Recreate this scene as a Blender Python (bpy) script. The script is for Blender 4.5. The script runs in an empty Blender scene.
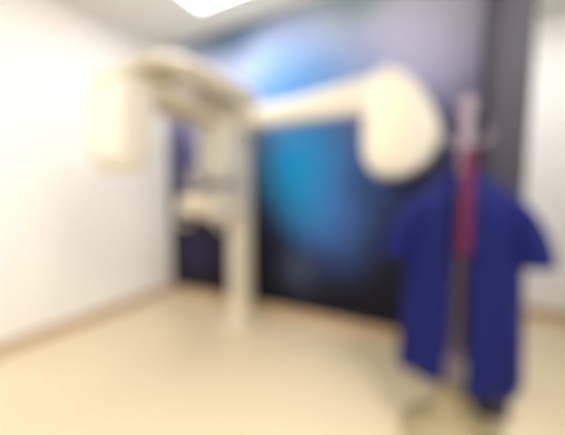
import bpy, bmesh, math, random
from math import pi, sin, cos, radians
from mathutils import Vector, Matrix

# ------------------------------------------------------------------ camera, world, exposure
SC = bpy.context.scene
COL = SC.collection
DEFOCUS = True            # the photograph was taken badly out of focus

cd = bpy.data.cameras.new('camera')
cam = bpy.data.objects.new('camera', cd)
COL.objects.link(cam)
cd.sensor_width = 36.0
cd.lens = 36.0 * 300.0 / 565.0
cd.clip_start = 0.02
cam.location = (0, 0, 1.15)
cam.rotation_euler = (radians(85), 0, radians(28))
cd.dof.use_dof = DEFOCUS
cd.dof.focus_distance = 0.10
cd.dof.aperture_fstop = 2.3
SC.camera = cam

W = bpy.data.worlds.new('world')
SC.world = W
W.use_nodes = True
W.node_tree.nodes['Background'].inputs[0].default_value = (0.95, 0.97, 1.0, 1)
W.node_tree.nodes['Background'].inputs[1].default_value = 0.0

vs = SC.view_settings
vs.view_transform = 'Standard'
vs.look = 'None'
vs.gamma = 1.0
vs.use_curve_mapping = False
vs.exposure = 0.06
LAMP_W = 30.0             # watts of one ceiling panel

# ------------------------------------------------------------------ room size
XL, YB, XR, YF, H = -2.71, 2.39, 1.05, -1.9, 2.69
YA = 3.45                 # far wall of the passage right of the mural
XP0, XP1, YP = 0.185, 0.337, 1.755     # dark post at the end of the mural wall

# ------------------------------------------------------------------ materials
def new_mat(name):
    m = bpy.data.materials.new(name)
    m.use_nodes = True
    nt = m.node_tree
    return m, nt, nt.nodes['Principled BSDF']

def mat(name, col, rough=0.5, metal=0.0, noise=0.0, nscale=8.0, bump=0.0, bscale=60.0, sheen=0.0, spec=0.5):
    m, nt, b = new_mat(name)
    b.inputs['Roughness'].default_value = rough
    b.inputs['Metallic'].default_value = metal
    b.inputs['Specular IOR Level'].default_value = spec
    if sheen:
        b.inputs['Sheen Weight'].default_value = sheen
    tc = nt.nodes.new('ShaderNodeTexCoord')
    n = nt.nodes.new('ShaderNodeTexNoise')
    n.inputs['Scale'].default_value = nscale
    n.inputs['Detail'].default_value = 4
    nt.links.new(tc.outputs['Object'], n.inputs['Vector'])
    mx = nt.nodes.new('ShaderNodeMix')
    mx.data_type = 'RGBA'
    k = 1.0 - noise
    mx.inputs[6].default_value = (col[0]*k, col[1]*k, col[2]*k, 1)
    mx.inputs[7].default_value = (min(1, col[0]*(1+noise)), min(1, col[1]*(1+noise)), min(1, col[2]*(1+noise)), 1)
    nt.links.new(n.outputs[0], mx.inputs[0])
    nt.links.new(mx.outputs[2], b.inputs['Base Color'])
    if bump:
        n2 = nt.nodes.new('ShaderNodeTexNoise')
        n2.inputs['Scale'].default_value = bscale
        nt.links.new(tc.outputs['Object'], n2.inputs['Vector'])
        bp = nt.nodes.new('ShaderNodeBump')
        bp.inputs['Strength'].default_value = bump
        bp.inputs['Distance'].default_value = 0.01
        nt.links.new(n2.outputs[0], bp.inputs['Height'])
        nt.links.new(bp.outputs[0], b.inputs['Normal'])
    return m

def emit(name, col, strength):
    m, nt, b = new_mat(name)
    b.inputs['Base Color'].default_value = (*col, 1)
    b.inputs['Emission Color'].default_value = (*col, 1)
    b.inputs['Emission Strength'].default_value = strength
    return m

def s2l(r, g, b):
    f = lambda c: (c/255/12.92) if c/255 <= 0.04045 else ((c/255+0.055)/1.055)**2.4
    return (f(r), f(g), f(b))

def mural_material():
    """wide night-sea mural: lavender haze, blue and turquoise glow, near-black lower field"""
    m, nt, b = new_mat('mural_print')
    b.inputs['Roughness'].default_value = 0.6
    b.inputs['Specular IOR Level'].default_value = 0.15
    N, L = nt.nodes, nt.links
    geo = N.new('ShaderNodeTexCoord')
    nz = N.new('ShaderNodeTexNoise')
    nz.inputs['Scale'].default_value = 1.6
    nz.inputs['Detail'].default_value = 5
    L.new(geo.outputs['Object'], nz.inputs['Vector'])
    sub = N.new('ShaderNodeVectorMath'); sub.operation = 'SUBTRACT'
    sub.inputs[1].default_value = (0.5, 0.5, 0.5)
    L.new(nz.outputs['Color'], sub.inputs[0])
    sc = N.new('ShaderNodeVectorMath'); sc.operation = 'SCALE'
    sc.inputs['Scale'].default_value = 0.35
    L.new(sub.outputs[0], sc.inputs[0])
    add = N.new('ShaderNodeVectorMath'); add.operation = 'ADD'
    L.new(geo.outputs['Object'], add.inputs[0]); L.new(sc.outputs[0], add.inputs[1])
    sep = N.new('ShaderNodeSeparateXYZ')
    L.new(add.outputs[0], sep.inputs[0])
    mr = N.new('ShaderNodeMapRange')
    mr.inputs['From Min'].default_value = 0.0
    mr.inputs['From Max'].default_value = 2.8
    L.new(sep.outputs['Z'], mr.inputs['Value'])
    ramp = N.new('ShaderNodeValToRGB')
    e = ramp.color_ramp.elements
    pts = [(0.0, (20, 18, 28)), (0.25, (30, 30, 46)), (0.42, (46, 48, 80)), (0.55, (100, 98, 142)),
           (0.72, (174, 172, 210)), (0.9, (206, 208, 232)), (1.0, (154, 172, 186))]
    e[0].position, e[0].color = pts[0][0], (*s2l(*pts[0][1]), 1)
    e[1].position, e[1].color = pts[-1][0], (*s2l(*pts[-1][1]), 1)
    for p, c in pts[1:-1]:
        q = e.new(p); q.color = (*s2l(*c), 1)
    L.new(mr.outputs[0], ramp.inputs[0])
    last = ramp.outputs[0]
    for (x, z, rx, rz, c, a) in MURAL_BLOBS:
        cb = N.new('ShaderNodeVectorMath'); cb.operation = 'SUBTRACT'
        cb.inputs[1].default_value = (x, 0, z)
        L.new(add.outputs[0], cb.inputs[0])
        dv = N.new('ShaderNodeVectorMath'); dv.operation = 'MULTIPLY'
        dv.inputs[1].default_value = (1/rx, 0, 1/rz)
        L.new(cb.outputs[0], dv.inputs[0])
        ln = N.new('ShaderNodeVectorMath'); ln.operation = 'LENGTH'
        L.new(dv.outputs[0], ln.inputs[0])
        r = N.new('ShaderNodeMapRange')
        r.interpolation_type = 'SMOOTHSTEP'
        r.inputs['From Min'].default_value = 0.0
        r.inputs['From Max'].default_value = 1.0
        r.inputs['To Min'].default_value = a
        r.inputs['To Max'].default_value = 0.0
        L.new(ln.outputs['Value'], r.inputs['Value'])
        mx = N.new('ShaderNodeMix'); mx.data_type = 'RGBA'
        L.new(r.outputs[0], mx.inputs[0])
        L.new(last, mx.inputs[6])
        mx.inputs[7].default_value = (*s2l(*c), 1)
        last = mx.outputs[2]
    L.new(last, b.inputs['Base Color'])
    return m

# x, z, radius x, radius z, colour, strength
MURAL_BLOBS = [
    (-1.15, 2.06, 1.10, 0.81, (84, 136, 192), 1.0),
    (-1.81, 2.59, 1.05, 0.44, (84, 104, 136), 1.0),
    (-0.83, 1.17, 0.73, 0.91, (66, 108, 182), 1.0),
    (-1.15, 1.34, 0.59, 0.76, (22, 146, 208), 1.0),
    (-1.10, 0.43, 0.29, 0.33, (70, 80, 108), 0.7),
    (-0.67, 2.65, 0.57, 0.36, (138, 160, 172), 0.9),
    (-2.58, 1.68, 0.43, 0.57, (54, 56, 88), 0.9),
    (-2.34, 0.48, 0.43, 0.48, (52, 46, 78), 0.8),
    (-0.05, 2.30, 0.57, 0.67, (206, 204, 234), 0.9),
]

M = {}
M['mural'] = mural_material()
M['wall'] = mat('white_wall_paint', (0.90, 0.885, 0.865), 0.6, noise=0.015, nscale=3, bump=0.04, bscale=140)
M['ceiling'] = mat('ceiling_paint', (0.86, 0.87, 0.82), 0.8, noise=0.02, nscale=3)
M['floor'] = mat('beige_vinyl_floor', (0.75, 0.635, 0.445), 0.33, noise=0.05, nscale=2.2)
M['wood'] = mat('tan_baseboard', (0.56, 0.39, 0.235), 0.45, noise=0.12, nscale=14)
M['post'] = mat('dark_grey_post_paint', (0.062, 0.058, 0.080), 0.5, noise=0.05, spec=0.25)
M['cream'] = mat('cream_enamel', (0.83, 0.75, 0.60), 0.32, noise=0.015, nscale=4)
M['beige'] = mat('light_beige_enamel', (0.66, 0.585, 0.45), 0.35, noise=0.02)  # overhead arm: underside shade put into the colour, darker than the cream
M['tan'] = mat('tan_beige_enamel', (0.60, 0.52, 0.385), 0.4, noise=0.03)  # rotating arm: shade under the overhead arm painted in as tan
M['cream2'] = mat('warm_white_plastic', (0.745, 0.70, 0.615), 0.38, noise=0.015, nscale=4)
M['greyp'] = mat('grey_plastic', (0.55, 0.54, 0.52), 0.4, noise=0.04)
M['darkp'] = mat('dark_grey_plastic', (0.05, 0.055, 0.075), 0.35, noise=0.04)
M['steel'] = mat('brushed_steel', (0.6, 0.6, 0.62), 0.3, 1.0, noise=0.05)
M['bluescr'] = mat('blue_grey_screen', (0.25, 0.32, 0.42), 0.15, noise=0.05)
M['blue'] = mat('royal_blue_cloth', (0.008, 0.013, 0.112), 0.6, noise=0.14, nscale=9, bump=0.25, bscale=38, spec=0.12)
M['lining'] = mat('grey_violet_lining', (0.12, 0.11, 0.22), 0.75, noise=0.08, nscale=9, bump=0.2, bscale=40, spec=0.12)
M['maroon'] = mat('maroon_cloth', (0.125, 0.02, 0.06), 0.65, noise=0.12, nscale=12, bump=0.2, bscale=60, spec=0.12)
M['pole'] = mat('rose_grey_pole_lacquer', (0.31, 0.245, 0.30), 0.4, noise=0.04)
M['khaki'] = mat('khaki_base_enamel', (0.35, 0.29, 0.165), 0.45, noise=0.06)
M['lampframe'] = mat('lamp_frame_white', (0.85, 0.85, 0.85), 0.4)
M['diff'] = emit('lamp_diffuser', (1.0, 0.985, 0.95), 6.0)
M['rubber'] = mat('black_rubber', (0.02, 0.02, 0.022), 0.7)

# ------------------------------------------------------------------ mesh helpers
def link(name, bm, m, parent=None, smooth=True, sub=0, solid=0.0):
    me = bpy.data.meshes.new(name)
    bmesh.ops.recalc_face_normals(bm, faces=bm.faces)
    bm.to_mesh(me); bm.free()
    if smooth:
        for p in me.polygons:
            p.use_smooth = True
        me.set_sharp_from_angle(angle=radians(38))
    o = bpy.data.objects.new(name, me)
    COL.objects.link(o)
    me.materials.append(m)
    if solid:
        md = o.modifiers.new('thickness', 'SOLIDIFY'); md.thickness = solid; md.offset = 0
    if sub:
        md = o.modifiers.new('smooth', 'SUBSURF'); md.levels = sub; md.render_levels = sub
    if parent:
        o.parent = parent
    return o

def tag(o, label, cat, group=None):
    o['label'] = label; o['category'] = cat
    if group: o['group'] = group
    return o

def thing(name, label, cat, loc, rz=0, group=None):
    o = bpy.data.objects.new(name, None)
    COL.objects.link(o)
    o.empty_display_size = 0.1
    o.location = loc; o.rotation_euler = (0, 0, rz)
    return tag(o, label, cat, group)

def struct(name, bm, m, **k):
    o = link(name, bm, m, **k)
    o['kind'] = 'structure'
    return o

def merge(bm, part):
    me = bpy.data.meshes.new('tmp'); part.to_mesh(me); part.free()
    bm.from_mesh(me); bpy.data.meshes.remove(me)

def box(bm, x0, x1, y0, y1, z0, z1, bev=0.0, seg=3, only=None):
    p = bmesh.new()
    bmesh.ops.create_cube(p, size=1)
    for v in p.verts:
        v.co = ((x0+x1)/2 + v.co.x*(x1-x0), (y0+y1)/2 + v.co.y*(y1-y0), (z0+z1)/2 + v.co.z*(z1-z0))
    if bev:
        bmesh.ops.bevel(p, geom=p.edges[:], offset=bev, segments=seg, profile=0.5, affect='EDGES')
    merge(bm, p)
    return bm

def nb(*a, **k):
    return box(bmesh.new(), *a, **k)

def prism(bm, pts, a0, a1, axis='y', bev=0.0, seg=3):
    """extrude an outline; axis y: pts are (x,z); axis x: pts are (y,z); axis z: pts are (x,y)"""
    p = bmesh.new()
    def at(u, v, w):
        return {'y': (u, w, v), 'x': (w, u, v), 'z': (u, v, w)}[axis]
    lo = [p.verts.new(at(u, v, a0)) for u, v in pts]
    hi = [p.verts.new(at(u, v, a1)) for u, v in pts]
    n = len(pts)
    p.faces.new(lo); p.faces.new(hi[::-1])
    for i in range(n):
        p.faces.new((lo[i], hi[i], hi[(i+1) % n], lo[(i+1) % n]))
    bmesh.ops.recalc_face_normals(p, faces=p.faces)
    if bev:
        caps = [e for e in p.edges if len({tuple(round(c, 5) for c in (v.co.y if axis == 'y' else v.co.x if axis == 'x' else v.co.z,)) for v in e.verts}) == 1]
        bmesh.ops.bevel(p, geom=caps, offset=bev, segments=seg, profile=0.5, affect='EDGES')
    merge(bm, p)
    return bm

def rounded(pts, r, n=5):
    out = []
    k = len(pts)
    for i in range(k):
        a, b, c = Vector(pts[i-1]), Vector(pts[i]), Vector(pts[(i+1) % k])
        d1, d2 = (a-b), (c-b)
        rr = min(r, d1.length*0.45, d2.length*0.45)
        p, q = b + d1.normalized()*rr, b + d2.normalized()*rr
        for j in range(n+1):
            t = j/n
            out.append(tuple(p*(1-t)**2 + b*2*t*(1-t) + q*t*t))
    return out

def tube(bm, pts, r, seg=14, cap=True):
    pts = [Vector(p) for p in pts]
    rs = r if isinstance(r, (list, tuple)) else [r]*len(pts)
    rings = []
    up = None
    for i, p in enumerate(pts):
        if i == 0: t = pts[1]-pts[0]
        elif i == len(pts)-1: t = pts[-1]-pts[-2]
        else: t = (pts[i+1]-pts[i]).normalized() + (pts[i]-pts[i-1]).normalized()
        t.normalize()
        if up is None:
            up = Vector((0, 0, 1)) if abs(t.z) < 0.9 else Vector((1, 0, 0))
        s = t.cross(up).normalized(); up = s.cross(t).normalized()
        rings.append([bm.verts.new(p + (s*cos(2*pi*k/seg) + up*sin(2*pi*k/seg))*rs[i]) for k in range(seg)])
    for a, b in zip(rings, rings[1:]):
        for k in range(seg):
            bm.faces.new((a[k], a[(k+1) % seg], b[(k+1) % seg], b[k]))
    if cap:
        bm.faces.new(rings[0][::-1]); bm.faces.new(rings[-1])
    return bm

def lathe(bm, prof, cx=0, cy=0, seg=40):
    rings = []
    for r, z in prof:
        rings.append([bm.verts.new((cx + r*cos(2*pi*k/seg), cy + r*sin(2*pi*k/seg), z)) for k in range(seg)])
    for a, b in zip(rings, rings[1:]):
        for k in range(seg):
            bm.faces.new((a[k], a[(k+1) % seg], b[(k+1) % seg], b[k]))
    bm.faces.new(rings[0][::-1]); bm.faces.new(rings[-1])
    return bm

# ------------------------------------------------------------------ the room
T = 0.12
struct('floor', nb(XL-T, XR+T, YF-T, YA+T, -0.1, 0), M['floor'])
struct('ceiling', nb(XL-T, XR+T, YF-T, YA+T, H, H+0.1), M['ceiling'])
struct('wall_left', nb(XL-T, XL, YF-T, YB+T, 0, H), M['wall'])
struct('wall_front', nb(XL, XR, YF-T, YF, 0, H), M['wall'])
struct('wall_right', nb(XR, XR+T, YF-T, YA+T, 0, H), M['wall'])
struct('wall_back', nb(XL, XP1, YB, YB+T, 0, H), M['mural'])
struct('wall_passage', nb(XL-T, XR, YA, YA+T, 0, H), M['wall'])
struct('trim_1', nb(XP0, XP1, YP, YB, 0, H, bev=0.006), M['post'])            # dark post closing the mural wall
struct('baseboard_left', nb(XL, XL+0.014, YF, YB, 0, 0.085, bev=0.004), M['wood'])
struct('baseboard_back', nb(XL+0.014, XP0, YB-0.014, YB, 0, 0.085, bev=0.004), M['wood'])
struct('baseboard_passage', nb(XL-T, XR, YA-0.014, YA, 0, 0.085, bev=0.004), M['wood'])
struct('baseboard_right', nb(XR-0.014, XR, YF, YA, 0, 0.085, bev=0.004), M['wood'])

# ------------------------------------------------------------------ panoramic X-ray unit
CX, CY = -1.546, 2.12
unit = thing('panoramic_x_ray_unit', 'cream panoramic dental x-ray unit with overhead arms before the blue mural', 'x-ray machine', (CX, CY, 0))

b = bmesh.new()                                                   # foot plate
prism(b, rounded([(-0.14, -0.20), (0.14, -0.20), (0.14, 0.18), (-0.14, 0.18)], 0.07), 0, 0.022, 'z', bev=0.006)
foot = link('base_plate', b, M['cream'], unit)
for sx, sy in ((-0.105, -0.165), (0.105, -0.165), (-0.105, 0.145), (0.105, 0.145)):
    link('bolt', lathe(bmesh.new(), [(0.012, 0.02), (0.012, 0.029), (0.007, 0.032)], sx, sy, 12), M['steel'], foot)

b = bmesh.new()                                                   # column: a deep rounded profile
prism(b, rounded([(-0.072, -0.09), (0.072, -0.09), (0.072, 0.09), (-0.072, 0.09)], 0.028), 0.022, 1.99, 'z', bev=0.012)
colm = link('column', b, M['cream'], unit)
link('guide_rail', nb(-0.025, 0.025, -0.099, -0.088, 0.25, 0.88, bev=0.003), M['greyp'], colm)
link('wall_bracket', nb(-0.055, 0.055, 0.08, YB-CY-0.002, 1.86, 1.96, bev=0.008), M['cream'], unit)

b = bmesh.new()                                                   # sliding head block carrying the arms
prism(b, rounded([(-0.15, -0.16), (0.15, -0.16), (0.15, 0.13), (-0.15, 0.13)], 0.05), 1.63, 1.83, 'z', bev=0.02)
link('carriage', b, M['cream2'], unit)

b = bmesh.new()                                                   # overhead cantilever towards the patient
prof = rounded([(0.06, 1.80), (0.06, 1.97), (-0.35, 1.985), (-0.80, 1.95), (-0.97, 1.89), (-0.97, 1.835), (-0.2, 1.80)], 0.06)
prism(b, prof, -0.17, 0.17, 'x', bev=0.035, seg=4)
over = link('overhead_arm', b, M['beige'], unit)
link('pivot_hub', lathe(bmesh.new(), [(0.10, 1.74), (0.125, 1.755), (0.125, 1.80), (0.11, 1.845)], 0, -0.66, 40), M['greyp'], unit)

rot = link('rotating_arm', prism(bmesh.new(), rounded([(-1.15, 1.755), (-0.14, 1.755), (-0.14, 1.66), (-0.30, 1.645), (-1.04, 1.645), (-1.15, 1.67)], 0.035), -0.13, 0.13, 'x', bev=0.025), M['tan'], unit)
# tube head at the near end
b = bmesh.new()
prism(b, rounded([(-1.19, 1.70), (-1.19, 1.33), (-1.13, 1.25), (-1.00, 1.25), (-0.95, 1.34), (-0.95, 1.70)], 0.06), -0.15, 0.15, 'x', bev=0.045, seg=4)
th = link('tube_head', b, M['cream2'], unit)
link('collimator', nb(-0.05, 0.05, -0.955, -0.925, 1.33, 1.58, bev=0.008), M['greyp'], th)
# image sensor head at the column end
b = bmesh.new()
prism(b, rounded([(-0.36, 1.70), (-0.38, 1.30), (-0.33, 1.23), (-0.21, 1.23), (-0.16, 1.30), (-0.16, 1.70)], 0.05), -0.13, 0.13, 'x', bev=0.03)
sh = link('sensor_head', b, M['cream2'], unit)
link('sensor_window', nb(-0.04, 0.04, -0.392, -0.368, 1.33, 1.60, bev=0.005), M['greyp'], sh)

# patient support below
b = bmesh.new()
prism(b, rounded([(-0.10, 1.18), (-0.10, 0.90), (-0.30, 0.92), (-0.60, 1.01), (-0.62, 1.11), (-0.36, 1.15)], 0.03), -0.10, 0.10, 'x', bev=0.02)
ps = link('patient_support', b, M['cream'], unit)
b = bmesh.new()
tube(b, [(0, -0.53, 1.08), (0, -0.53, 1.20)], 0.022)
box(b, -0.055, 0.055, -0.575, -0.50, 1.19, 1.225, bev=0.014)
cr = link('chin_rest', b, M['greyp'], unit)
link('bite_rod', tube(bmesh.new(), [(0, -0.56, 1.22), (0, -0.565, 1.275), (0, -0.585, 1.295)], 0.007), M['cream2'], cr)
for s in (-1, 1):
    link('temple_support', tube(bmesh.new(), [(s*0.05, -0.50, 1.10), (s*0.10, -0.47, 1.17), (s*0.105, -0.45, 1.28), (s*0.075, -0.44, 1.33)], [0.012, 0.012, 0.011, 0.015]), M['greyp'], unit)
    hd = link('handle', tube(bmesh.new(), [(s*0.06, -0.42, 1.03), (s*0.16, -0.45, 1.03), (s*0.185, -0.50, 1.01), (s*0.19, -0.52, 0.985), (s*0.19, -0.52, 0.93), (s*0.185, -0.50, 0.90), (s*0.15, -0.44, 0.89)], 0.016), M['cream2'], unit)
    link('grip', tube(bmesh.new(), [(s*0.19, -0.52, 0.98), (s*0.19, -0.52, 0.93)], 0.0195), M['greyp'], hd)
pnl = link('control_panel', nb(-0.115, 0.115, -0.165, -0.10, 1.09, 1.24, bev=0.015), M['greyp'], unit)
link('screen', nb(-0.09, 0.09, -0.170, -0.163, 1.125, 1.22, bev=0.002), M['bluescr'], pnl)
for k in range(4):
    link('button', lathe(bmesh.new(), [(0.008, 0), (0.008, 0.006), (0.005, 0.008)], 0, 0, 12), M['cream2'], pnl)
    bt = COL.objects[-1]; bt.location = (-0.06 + 0.04*k, -0.165, 1.108); bt.rotation_euler = (pi/2, 0, 0)

# long arm to the right with the skull-imaging head
b = bmesh.new()
prism(b, rounded([(0.10, 1.665), (0.10, 1.815), (0.55, 1.84), (0.95, 1.89), (1.15, 1.91), (1.15, 1.69), (0.95, 1.675)], 0.03), -0.065, 0.065, 'y', bev=0.025)
link('side_arm', b, M['cream2'], unit)
b = bmesh.new()
hp = [(1.06, 1.88), (1.22, 1.945), (1.34, 1.87), (1.45, 1.72), (1.545, 1.50), (1.47, 1.32), (1.32, 1.235), (1.14, 1.25), (1.06, 1.38)]
prism(b, rounded(hp, 0.08, 6), -0.11, 0.10, 'y', bev=0.045, seg=4)
ch = link('side_imaging_head', b, M['cream2'], unit)
link('front_plate', prism(bmesh.new(), rounded([(1.13, 1.78), (1.34, 1.78), (1.36, 1.36), (1.13, 1.36)], 0.04), -0.119, -0.105, 'y', bev=0.004), M['cream'], ch)
for s in (-1, 1):
    link('latch', nb(1.17, 1.20, s*0.03-0.02, s*0.03+0.02, 1.228, 1.262, bev=0.004), M['greyp'], ch)

# ------------------------------------------------------------------ coat stand
SX, SY = 0.080, 1.525
stand = thing('coat_stand', 'slim rose-grey coat stand on a round khaki base beside the dark post', 'coat stand', (SX, SY, 0))
bs = link('base', lathe(bmesh.new(), [(0.222, 0.0), (0.228, 0.012), (0.222, 0.03), (0.195, 0.05), (0.145, 0.085), (0.10, 0.135), (0.068, 0.20), (0.045, 0.265), (0.03, 0.28)], 0, 0, 56), M['khaki'], stand)
link('pole', tube(bmesh.new(), [(0, 0, 0.16), (0, 0, 0.9), (0, 0, 1.49)], [0.026, 0.025, 0.024], 24), M['pole'], stand)
link('finial', lathe(bmesh.new(), [(0.016, 1.485), (0.032, 1.50), (0.036, 1.518), (0.028, 1.538), (0.012, 1.55)], 0, 0, 28), M['pole'], stand)
link('hanger_bar', tube(bmesh.new(), [(-0.13, 0, 1.08), (-0.07, 0, 1.125), (0, 0, 1.14), (0.07, 0, 1.125), (0.13, 0, 1.08)], [0.012, 0.016, 0.018, 0.016, 0.012]), M['pole'], stand)
for a in (pi*0.5, pi*1.5, 0.0, pi):
    d = Vector((cos(a), sin(a), 0))
    r = 0.075 if abs(d.y) > 0.5 else 0.085
    pts = [d*0.018 + Vector((0, 0, 1.36 if a != pi*1.5 else 1.315)), d*r*0.6 + Vector((0, 0, 1.35 if a != pi*1.5 else 1.305)), d*r + Vector((0, 0, 1.375 if a != pi*1.5 else 1.325)), d*(r+0.005) + Vector((0, 0, 1.40 if a != pi*1.5 else 1.345))]
    link('peg', tube(bmesh.new(), pts, [0.008, 0.008, 0.008, 0.010], 12), M['pole'], stand)

# ------------------------------------------------------------------ blue coat hanging open on the stand
coat = thing('protective_coat', 'royal blue short-sleeved protective coat hanging open on the stand', 'coat', (SX, SY, -0.03), radians(3))
random.seed(4)
def coat_ring(z):
    """half width, half depth of the coat at height z"""
    t = max(0, min(1, (1.20 - z)/0.98))
    a = 0.205 + 0.035*t
    bdep = 0.105 + 0.045*t
    if z > 1.10:
        k = (z - 1.10)/0.14
        a = a*(1-k**1.6) + 0.075*k**1.6
        bdep = bdep*(1-k) + 0.062*k
    return a, bdep

def panel(phi0, phi1, z0, z1, nu, nv, off=0.0, fold=0.010, hem=0.0, edge0=None):
    """a cloth sheet around the body between two angles (0 = +x, -pi/2 = front)"""
    bm = bmesh.new()
    g = []
    for j in range(nv+1):
        z = z0 + (z1-z0)*j/nv
        a, bd = coat_ring(z)
        low = max(0, (1.05 - z))/0.85
        row = []
        for i in range(nu+1):
            u = i/nu
            ph = phi0 + (phi1-phi0)*u
            w = fold*low*sin(ph*9.0 + 0.8) + 0.5*fold*low*sin(ph*17 + z*3)
            x = (a + off + w)*cos(ph)
            y = (bd + off + w)*sin(ph)
            zz = z + hem*(u-0.5)*(1-j/nv)
            row.append(bm.verts.new((x, y, zz)))
        g.append(row)
    for j in range(nv):
        for i in range(nu):
            bm.faces.new((g[j][i], g[j][i+1], g[j+1][i+1], g[j+1][i]))
    return bm

FR = -pi/2
gap = 0.19
link('back_panel', panel(0.0, pi, 0.355, 1.235, 28, 26, off=0.004), M['blue'], coat, solid=0.010)
link('lining', panel(0.04, pi-0.04, 0.37, 1.22, 26, 24, off=-0.008), M['lining'], coat, solid=0.006)
fpR = link('front_panel', panel(FR+gap-0.06, 0.0, 0.345, 1.235, 20, 26, off=0.004, hem=0.01), M['blue'], coat, solid=0.012)
fpL = link('front_panel', panel(-pi, FR-gap-0.04, 0.365, 1.235, 20, 26, off=0.004, hem=0.01), M['blue'], coat, solid=0.012)
# turned edges down both fronts
for ph, zb, par in ((FR+gap-0.06, 0.345, fpR), (FR-gap-0.04, 0.37, fpL)):
    pts = []
    for j in range(25):
        z = zb + 0.005 + (1.225-zb)*j/24
        a, bd = coat_ring(z); low = max(0, (1.05-z))/0.85
        w = 0.010*low*sin(ph*9+0.8) + 0.005*low*sin(ph*17+z*3)
        pts.append(((a+0.004+w)*cos(ph), (bd+0.004+w)*sin(ph), z))
    link('edge_binding', tube(bmesh.new(), pts, 0.0085, 10), M['blue'], par)
# cap sleeves
for s in (1, -1):
    bm = bmesh.new()
    rings = []
    steps = 9
    for j in range(steps+1):
        t = j/steps
        cx = s*(0.118 + 0.142*sin(t*1.35))
        cz = 1.150 - 0.03*t - 0.230*t**1.5
        rx = 0.045 + 0.020*t
        ry = 0.085 + 0.012*t - 0.02*(1-t)
        tilt = (1.25 - 0.75*t)
        ring = []
        for k in range(24):
            q = 2*pi*k/24
            u = cos(q)*rx*(1 + 0.05*sin(q*5+t*4)); v = sin(q)*ry*(1 + 0.05*sin(q*4))
            ring.append(bm.verts.new((cx + s*u*cos(tilt-0.35), v, cz + u*sin(tilt-0.35))))
        rings.append(ring)
    for A, B in zip(rings, rings[1:]):
        for k in range(24):
            bm.faces.new((A[k], A[(k+1) % 24], B[(k+1) % 24], B[k]))
    sl = link('sleeve', bm, M['blue'], coat, solid=0.010, sub=1)
    cuff = bmesh.new()
    ringpts = [v for v in [(Vector((0, 0, 0)))]]
    last = []
    t = 1.0
    cx = s*(0.118 + 0.142*sin(1.35)); cz = 1.150-0.03-0.230; tilt = 0.5
    for k in range(25):
        q = 2*pi*k/24
        u = cos(q)*0.065*(1+0.05*sin(q*5+4)); v = sin(q)*0.097*(1+0.05*sin(q*4))
        last.append((cx + s*u*cos(tilt-0.35), v, cz + u*sin(tilt-0.35)))
    link('cuff', tube(cuff, last, 0.009, 8), M['blue'], sl)
# stand-up collar
bm = bmesh.new()
g = []
for j in range(4):
    z = 1.225 + 0.014*j
    row = []
    for i in range(29):
        ph = (FR+0.62) + (2*pi-1.24)*i/28
        row.append(bm.verts.new((( 0.086-0.004*j)*cos(ph), (0.070-0.003*j)*sin(ph), z)))
    g.append(row)
for j in range(3):
    for i in range(28):
        bm.faces.new((g[j][i], g[j][i+1], g[j+1][i+1], g[j+1][i]))
link('collar', bm, M['blue'], coat, solid=0.010)

# ------------------------------------------------------------------ maroon neck collar on the front peg
tc = thing('thyroid_collar', 'narrow maroon neck collar hanging down the open front of the coat', 'collar', (SX, SY-0.06, 0))
def strip(pts, hw):
    """pts (y, z), hw half widths -> cloth strip"""
    bm = bmesh.new(); rows = []
    for (y, z), w in zip(pts, hw):
        rows.append([bm.verts.new((w*(k/4-1), y - 0.004*cos((k/4-1)*pi*0.5), z)) for k in range(9)])
    for A, B in zip(rows, rows[1:]):
        for k in range(8):
            bm.faces.new((A[k], A[k+1], B[k+1], B[k]))
    return bm
n = 16
front = [(-0.125 - 0.022*sin(pi*min(1, i/n*1.2)) + (0.09*(1-i/3.0)**2 if i < 3 else 0), 1.322 - 0.435*i/n) for i in range(n+1)]
hw = [0.013 + 0.006*min(1, i/4) + (0.004 if i > 10 else 0) - (0.016 if i == n else 0.004 if i == n-1 else 0) for i in range(n+1)]
link('neck_band', strip(front, hw), M['maroon'], tc, solid=0.010, sub=1)
back = [(-0.105 + (0.07*(1-i/3.0)**2 if i < 3 else 0), 1.316 - 0.33*i/10) for i in range(11)]
link('strap', strip(back, [0.016]*11), M['maroon'], tc, solid=0.008, sub=1)
link('fastener', nb(-0.016, 0.016, -0.153, -0.143, 0.93, 0.99, bev=0.003), M['maroon'], tc)

# ------------------------------------------------------------------ ceiling panels
def ceiling_light(x, y, label, watts=LAMP_W):
    t = thing('ceiling_light', label, 'ceiling light', (x, y, H), 0)
    bm = bmesh.new()
    for a in ((-0.31, 0.31, -0.31, -0.29), (-0.31, 0.31, 0.29, 0.31), (-0.31, -0.29, -0.29, 0.29), (0.29, 0.31, -0.29, 0.29)):
        box(bm, a[0], a[1], a[2], a[3], -0.03, 0.0, bev=0.003)
    link('frame', bm, M['lampframe'], t)
    link('diffuser', nb(-0.29, 0.29, -0.29, 0.29, -0.022, -0.002), M['diff'], t)
    ld = bpy.data.lights.new('panel_light', 'AREA')
    ld.shape = 'SQUARE'; ld.size = 0.56; ld.energy = watts; ld.color = (1.0, 0.975, 0.93)
    lo = bpy.data.objects.new('panel_light', ld); COL.objects.link(lo)
    lo.parent = t; lo.location = (0, 0, -0.035)
    return t
ceiling_light(-1.55, 1.72, 'square white ceiling panel light glowing above the x-ray unit', 15.0)
ceiling_light(-1.55, -0.55, 'square white ceiling panel light behind the viewpoint')  # added fill lamp, out of view
ceiling_light(0.55, 0.35, 'square white ceiling panel light near the right wall')  # added lamp out of view, lights the coat and mural from the front
ceiling_light(0.70, 2.45, 'square white ceiling panel light in the passage', 8.0)  # added lamp, brightens the passage
